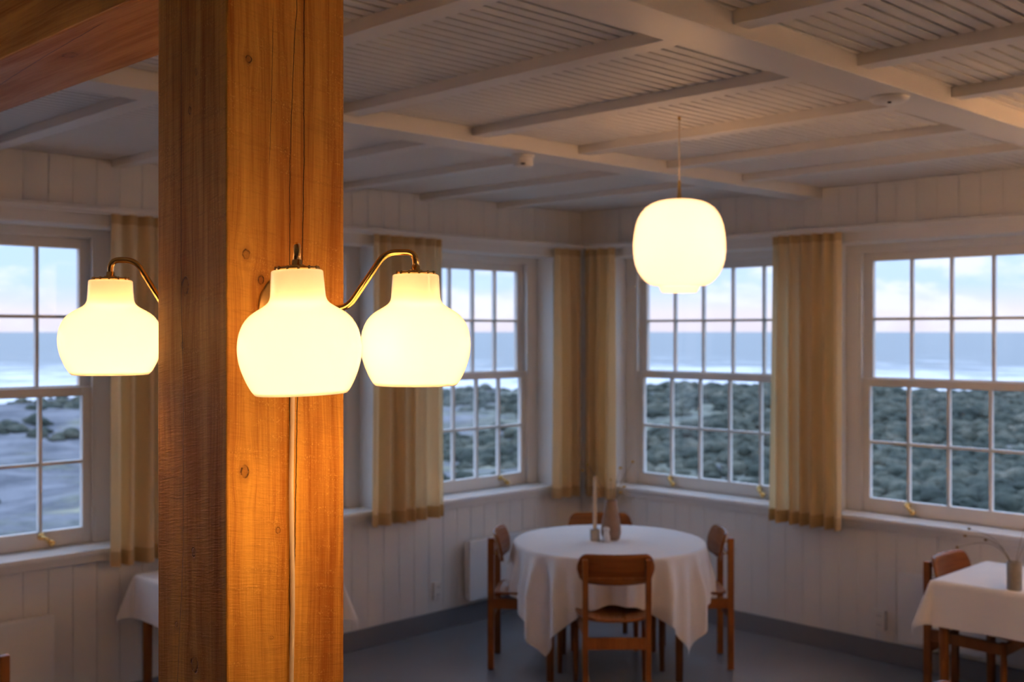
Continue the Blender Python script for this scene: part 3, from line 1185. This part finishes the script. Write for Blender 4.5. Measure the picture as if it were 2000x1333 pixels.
# ================================================================== CHAIRS
def make_chair(label):
    root = empty('dining_chair', (0, 0, 0))
    tag(root, label, 'chair', 'brown wooden dining chairs')
    lw, ld = .030, .036
    for s in (-1, 1):
        mb = MB().box(s * .165 - lw / 2, s * .165 + lw / 2, -.21 - ld / 2, -.21 + ld / 2, 0, .758, .004)
        mb.build('rear_leg', M_CHAIR, root)
        MB().tube([(s * .192, .19, 0), (s * .192, .19, .2), (s * .19, .188, .418)], [.0135, .0165, .0165], 14).build('front_leg', M_CHAIR, root)
        MB().bar((s * .165, -.195, .382), (s * .190, .19, .382), .022, .056).build('side_rail', M_CHAIR, root)
    MB().box(-.152, .152, -.222, -.198, .288, .350, .003).build('rear_rail', M_CHAIR, root)
    MB().box(-.178, .178, .178, .200, .352, .408, .003).build('front_rail', M_CHAIR, root)
    MB().box(-.152, .152, -.2215, -.2055, .652, .662, .002).build('back_bar', M_CHAIR, root)
    # moulded plywood seat: rounded outline, dished across, front edge rolled down
    def seat_pt(i, j, n, top):
        sx, sy = 2 * i / n - 1, 2 * j / n - 1
        sup = (abs(sx) ** 4 + abs(sy) ** 4) ** .25
        mx = max(abs(sx), abs(sy))
        f = mx / sup if sup > 1e-6 else 1
        x = sx * f * (.205 + .012 * sy * f)
        y = sy * f * .205 + .005
        dish = .016 * (x / .2) ** 2 - .010 * math.exp(-((y + .06) / .10) ** 2) * (1 - (x / .2) ** 2)
        roll = -.020 * max(0, (y - .12) / .09) ** 2
        return Vector((x, y, .432 + dish + roll + (.006 if top else -.006)))
    n = 16
    mb = MB()
    for top in (True, False):
        mb.grid([[seat_pt(i, j, n, top) for i in range(n + 1)] for j in range(n + 1)])
    per = [(i, 0) for i in range(n)] + [(n, j) for j in range(n)] + [(n - i, n) for i in range(n)] + [(0, n - j) for j in range(n)]
    per.append(per[0])
    mb.grid([[seat_pt(i, j, n, tp) for i, j in per] for tp in (True, False)])
    bmesh.ops.remove_doubles(mb.b, verts=mb.b.verts, dist=1e-5)
    mb.build('seat', M_PLY, root)
    # curved backrest panel with round ends and a bowed lower edge
    def back_pt(i, j, nx, nz, off):
        s = 2 * i / nx - 1
        q = 2 * j / nz - 1
        x = s * .205
        e = max(0, (abs(x) - .150) / .055)
        hh = .078 * math.sqrt(max(0.0, 1 - e ** 2.3)) if e < 1 else 0
        hh = max(hh, .012)
        zc = .704
        low = -.012 * (1 - (x / .2) ** 2) * (1 - q) / 2
        z = zc + q * hh + low
        y = -.190 + 1.0 * x * x + off - .24 * (z - zc)
        return Vector((x, y, z))
    mb = MB()
    nx, nz = 30, 8
    for off in (-.0065, .0065):
        mb.grid([[back_pt(i, j, nx, nz, off) for i in range(nx + 1)] for j in range(nz + 1)])
    per = [(i, 0) for i in range(nx)] + [(nx, j) for j in range(nz)] + [(nx - i, nz) for i in range(nx)] + [(0, nz - j) for j in range(nz)]
    per.append(per[0])
    mb.grid([[back_pt(i, j, nx, nz, off) for i, j in per] for off in (-.0065, .0065)])
    bmesh.ops.remove_doubles(mb.b, verts=mb.b.verts, dist=1e-5)
    mb.build('backrest', M_PLYB, root)
    for s in (-1, 1):
        for dz in (-.035, .035):
            MB().tube([(s * .165, -.194, .704 + dz), (s * .165, -.168, .704 + dz - .002)], .005, 8).build('back_fixing', M_BRASS, root)
    return root


def cam_to_room(X, Z):
    """metres right of / ahead of the standing point, turned into room axes"""
    return (.71 * X + .704 * Z, -.704 * X + .71 * Z)


CA = math.radians(-44.76)
chair0 = make_chair('wooden dining chair seen from behind in front of the round table')
SPOTS = [(cam_to_room(.548, 6.085), CA, None),
         (cam_to_room(.105, 6.635), CA - math.pi / 2 - math.radians(6), 'wooden dining chair at the round table beside the radiator'),
         (cam_to_room(1.052, 6.655), CA + math.pi / 2, 'wooden dining chair at the right side of the round table'),
         (cam_to_room(.565, 7.06), CA + math.pi, 'wooden dining chair behind the round table in the corner'),
         ((5.802, 2.414), math.pi, 'wooden dining chair pushed under the square table on the right'),
         ((3.535, 1.46), math.radians(184), 'wooden dining chair whose back just shows at the bottom right edge'),
         ((1.377, 4.421), math.pi / 2, 'wooden dining chair whose post shows in the bottom left corner')]
for i, (p, a, lab) in enumerate(SPOTS):
    c = chair0 if i == 0 else copy_tree(chair0)
    c.location = (p[0], p[1], 0)
    c.rotation_euler = (0, 0, a)
    if lab:
        c['label'] = lab

# ================================================================== TABLES
TOPZ = .712
tc = cam_to_room(.5735, 6.632)
rt = empty('round_table', (tc[0], tc[1], 0), CA)
tag(rt, 'round wooden dining table under a white cloth in the corner', 'table')
MB().lathe([(0, TOPZ), (.545, TOPZ), (.556, TOPZ - .004), (.560, TOPZ - .012), (.556, TOPZ - .024), (0, TOPZ - .024)], 72).build('table_top', M_PLY, rt)
for sx in (-1, 1):
    for sy in (-1, 1):
        MB().tube([(sx * .36, sy * .36, 0), (sx * .36, sy * .36, TOPZ - .024)], [.021, .026], 16).build('leg', M_CHAIR, rt)
    MB().box(sx * .36 - .011, sx * .36 + .011, -.335, .335, TOPZ - .10, TOPZ - .024).build('apron', M_CHAIR, rt)
    MB().box(-.335, .335, sx * .36 - .011, sx * .36 + .011, TOPZ - .10, TOPZ - .024).build('apron', M_CHAIR, rt)


def round_cloth():
    R, half, n = .568, .81, 170
    rnd = random.Random(8)
    rows = []
    for j in range(n + 1):
        row = []
        for i in range(n + 1):
            a, b = (2 * i / n - 1) * half, (2 * j / n - 1) * half
            r = math.hypot(a, b)
            th = math.atan2(b, a)
            rnd_edge = .014
            if r <= R - rnd_edge:
                row.append(Vector((a, b, TOPZ + .005)))
                continue
            d = r - (R - rnd_edge)
            arc = rnd_edge * math.pi / 2
            if d < arc:
                q = d / rnd_edge
                rr = R - rnd_edge + rnd_edge * math.sin(q)
                z = -rnd_edge * (1 - math.cos(q))
            else:
                rr = R
                z = -rnd_edge - (d - arc)
            f = min(1, max(0, -z) / .26)
            # soft vertical folds that deepen downwards, strongest at the four hanging corners
            corner = abs(math.sin(2 * th))
            fold = (.45 * math.sin(17 * th + .6 + .8 * math.sin(3 * th)) + .38 * math.sin(29 * th + 2.0 + math.sin(2 * th)) + .3 * math.sin(11 * th - 1.0))
            fold = fold + .25 * abs(fold)
            amp = .050 * min(1, f * 1.25) * (.5 + .8 * corner)
            rr += amp * fold + .020 * f * corner
            # gathered corner: the tip swings inwards under its own weight
            tw = .10 * f * f * math.sin(2 * th) * math.cos(2 * th) * corner
            th2 = th - tw
            row.append(Vector((rr * math.cos(th2), rr * math.sin(th2), TOPZ + .005 + z * .985)))
        rows.append(row)
    o = MB().grid(rows).build('tablecloth', M_LINEN, None, (tc[0], tc[1], 0), CA)
    tag(o, 'white tablecloth hanging in pointed folds over the round table', 'tablecloth')


round_cloth()


def square_table(u0, u1, v0, v1, lab_t, lab_c, seed, over=.235):
    cx, cy = (u0 + u1) / 2, (v0 + v1) / 2
    hx, hy = (u1 - u0) / 2 - .008, (v1 - v0) / 2 - .008
    t = empty('square_table', (cx, cy, 0))
    tag(t, lab_t, 'table', 'square tables by the windows')
    MB().box(-hx, hx, -hy, hy, TOPZ - .024, TOPZ, .004).build('table_top', M_PLY, t)
    for sx in (-1, 1):
        for sy in (-1, 1):
            x, y = sx * (hx - .045), sy * (hy - .045)
            MB().tube([(x, y, 0), (x, y, TOPZ - .024)], [.021, .027], 16).build('leg', M_CHAIR, t)
        MB().box(sx * (hx - .045) - .011, sx * (hx - .045) + .011, -hy + .07, hy - .07, TOPZ - .10, TOPZ - .024).build('apron', M_CHAIR, t)
        MB().box(-hx + .07, hx - .07, sx * (hy - .045) - .011, sx * (hy - .045) + .011, TOPZ - .10, TOPZ - .024).build('apron', M_CHAIR, t)
    n = 84
    rows = []
    rnd = random.Random(seed)
    p1, p2 = rnd.uniform(0, 6), rnd.uniform(0, 6)
    ax, ay = hx + over, hy + over
    ed = .014
    hx, hy = hx + .008, hy + .008
    for j in range(n + 1):
        row = []
        for i in range(n + 1):
            a, b = (2 * i / n - 1) * ax, (2 * j / n - 1) * ay
            ca, cb = max(-hx + ed, min(hx - ed, a)), max(-hy + ed, min(hy - ed, b))
            dx, dy = a - ca, b - cb
            d = math.hypot(dx, dy)
            if d < 1e-6:
                row.append(Vector((a, b, TOPZ + .005)))
                continue
            nx_, ny_ = dx / d, dy / d
            arc = ed * math.pi / 2
            if d < arc:
                q = d / ed
                out, z = ed * math.sin(q), -ed * (1 - math.cos(q))
            else:
                out, z = ed, -ed - (d - arc)
            f = min(1, max(0, -z) / .25)
            cor = 2 * abs(nx_ * ny_)
            al = (ca - cb) * 9
            out += f * (.006 + .010 * math.sin(al + p1) * (1 - cor)) + f * .085 * cor
            th = math.atan2(ny_, nx_)
            sw = .16 * f * math.sin(4 * th) * cor
            c_, s_ = math.cos(sw), math.sin(sw)
            vx, vy = nx_ * c_ - ny_ * s_, nx_ * s_ + ny_ * c_
            row.append(Vector((ca + vx * out, cb + vy * out, TOPZ + .005 + z * (1 - .10 * cor))))
        rows.append(row)
    o = MB().grid(rows).build('tablecloth', M_LINEN, None, (cx, cy, 0))
    tag(o, lab_c, 'tablecloth', 'white cloths on the square tables')


square_table(5.411, 6.085, 1.72, 2.511, 'square wooden table under the rightmost window',
             'white tablecloth on the square table at the right edge', 3, .225)
square_table(2.66, 3.40, 4.66, 5.42, 'square wooden table partly hidden behind the timber post',
             'white tablecloth on the table behind the timber post', 5, .225)

# ================================================================== TABLE SETTING
CT = TOPZ + .0055
def mat_ceramic(name, c0, c1, rough, scale=18):
    m, t, out = material(name)
    p = obj_co(t)
    n = t.noise(p, scale, 4)
    c = t.mix(t.smooth(n, .3, .7), c0, c1)
    principled(t, out, c, rough, t.bump(n, .05, .002))
    return m


M_VASE = mat_ceramic('brown_stoneware', (.25, .16, .11), (.33, .22, .15), .35)
M_POT = mat_ceramic('grey_stoneware', (.27, .25, .22), (.36, .33, .29), .55)
M_STONE = mat_ceramic('grey_stone', (.38, .37, .34), (.50, .48, .45), .7, 60)
M_WAX = mat_ceramic('cream_wax', (.80, .62, .42), (.84, .67, .47), .4)
M_WHITE = mat_ceramic('white_porcelain', (.80, .80, .82), (.86, .86, .87), .2)
M_STEM = mat_ceramic('dry_stem', (.20, .16, .10), (.28, .22, .14), .8)
M_BUTTON = mat_ceramic('yellow_dried_head', (.55, .33, .05), (.70, .46, .08), .9, 200)
M_BUTTON_D = mat_ceramic('brown_dried_head', (.20, .12, .03), (.34, .20, .05), .9, 200)

vx, vy = 5.108, 4.318
o = MB().lathe([(0, 0), (.044, 0), (.052, .006), (.060, .035), (.0605, .060), (.055, .10), (.046, .15), (.038, .195), (.034, .225), (.0335, .234),
                (.030, .234), (.0305, .225), (.034, .19), (.042, .14), (0, .12)], 48).build('vase', M_VASE, None, (vx, vy, CT))
tag(o, 'brown tapered stoneware vase on the round table', 'vase')
hx_, hy_ = 5.018, 4.366
h = MB().box(-.028, .028, -.028, .028, 0, .066, .004)
h.lathe([(.013, .0655), (.013, .0675), (.0105, .0675), (.0105, .0655)], 20)
o = h.build('candle_holder', M_STONE, None, (hx_, hy_, CT), CA)
tag(o, 'square grey stone candle holder on the round table', 'candle holder')
cd = empty('candle', (hx_, hy_, CT + .0665))
tag(cd, 'tall cream taper candle standing in the stone holder', 'candle')
MB().lathe([(0, 0), (.0112, 0), (.0112, .05), (.0105, .20), (.0090, .28), (.0065, .302), (.003, .312), (0, .314)], 24).build('taper', M_WAX, cd)
MB().tube([(0, 0, .312), (.001, 0, .318), (.0025, .001, .324)], .0011, 6).build('wick', M_DARK, cd)
sk = empty('salt_shaker', (5.03, 4.288, CT))
tag(sk, 'small white salt shaker in front of the brown vase', 'shaker')
MB().lathe([(0, 0), (.022, 0), (.024, .006), (.021, .03), (.0155, .055), (.015, .062), (0, .062)], 28).build('body', M_WHITE, sk)
MB().lathe([(.0155, .062), (.019, .067), (.0195, .076), (.014, .086), (0, .089)], 28).build('lid', M_WHITE, sk)


def sprig(base, top, bend, label, head, hr=.010):
    root = empty('dried_flower', base)
    tag(root, label, 'dried flower', 'dried button flowers in vases')
    d = Vector(top) - Vector(base)
    pts = []
    for k in range(11):
        s = k / 10
        pts.append(Vector((d.x * (s ** 1.5), d.y * (s ** 1.5), d.z * s)) + Vector(bend) * math.sin(math.pi * s))
    MB().tube(pts, [.0016 - .0008 * k / 10 for k in range(11)], 6).build('stem', M_STEM, root)
    mb = MB()
    prof = [(0, hr * .72), (hr * .5, hr * .68), (hr * .88, hr * .40), (hr, 0), (hr * .8, -hr * .35), (hr * .3, -hr * .5), (0, -hr * .5)]
    mb.lathe(prof, 14)
    for k in range(10):
        a = k * 2.4
        q = hr * math.sqrt(k / 10) * .85
        mb.lathe([(0, .0022), (.0016, .0012), (.002, 0)], 6, (q * math.cos(a), q * math.sin(a), hr * .62 * (1 - .5 * (q / hr) ** 2)))
    hd = mb.build('flower_head', head, root)
    hd.location = pts[-1]
    return root


def at_cam(px, py, Z):
    X = (px - 1000) / 2197 * Z
    u, w = cam_to_room(X, Z)
    return (u, w, EYE + (648 - py) / 2197 * Z)


vb = (vx, vy, CT + .125)
for px, py, Z, lab in ((1138, 920, 6.72, 'yellow dried flower leaning furthest left above the candle tip'),
                       (1147, 908, 6.75, 'yellow dried flower leaning left, the upper of two by the candle'),
                       (1212, 915, 6.62, 'yellow dried flower high above the brown vase'),
                       (1236, 903, 6.70, 'yellow dried flower at the top right above the brown vase'),
                       (1193, 938, 6.60, 'small yellow dried flower straight above the brown vase'),
                       (1219, 952, 6.66, 'green dried bud low at the right of the brown vase'),
                       (1212, 963, 6.64, 'lowest yellow dried flower just above the brown vase rim')):
    sprig(vb, at_cam(px, py, Z), (0, 0, .012), lab, M_BUTTON, .0105 if py != 938 else .007)

px_, py_ = 5.478, 2.122
o = MB().lathe([(0, 0), (.031, 0), (.034, .003), (.034, .130), (.033, .134), (.030, .134), (.030, .02), (0, .018)], 40).build('cylinder_vase', M_POT, None, (px_, py_, CT))
tag(o, 'grey cylinder vase on the square table at the right edge', 'vase')
vb = (px_, py_, CT + .06)
for px, py, Z, lab, bend in ((1893, 1034, 5.42, 'dark dried flower, highest of those left of the grey vase', (0, 0, .05)),
                             (1885, 1048, 5.36, 'dried flower leaning far left in front of the window sill', (0, 0, .06)),
                             (1925, 1056, 5.38, 'dried flower closest to the grey vase', (0, 0, .04)),
                             (1870, 1070, 5.33, 'lowest drooping dried flower left of the grey vase', (0, 0, .08)),
                             (2010, 1010, 5.36, 'dried flower rising to the right of the grey vase', (0, 0, .01)),
                             (2025, 1045, 5.40, 'dried flower leaning right out of the grey vase', (0, 0, .03))):
    sprig(vb, at_cam(px, py, Z), bend, lab, M_BUTTON_D, .0085)
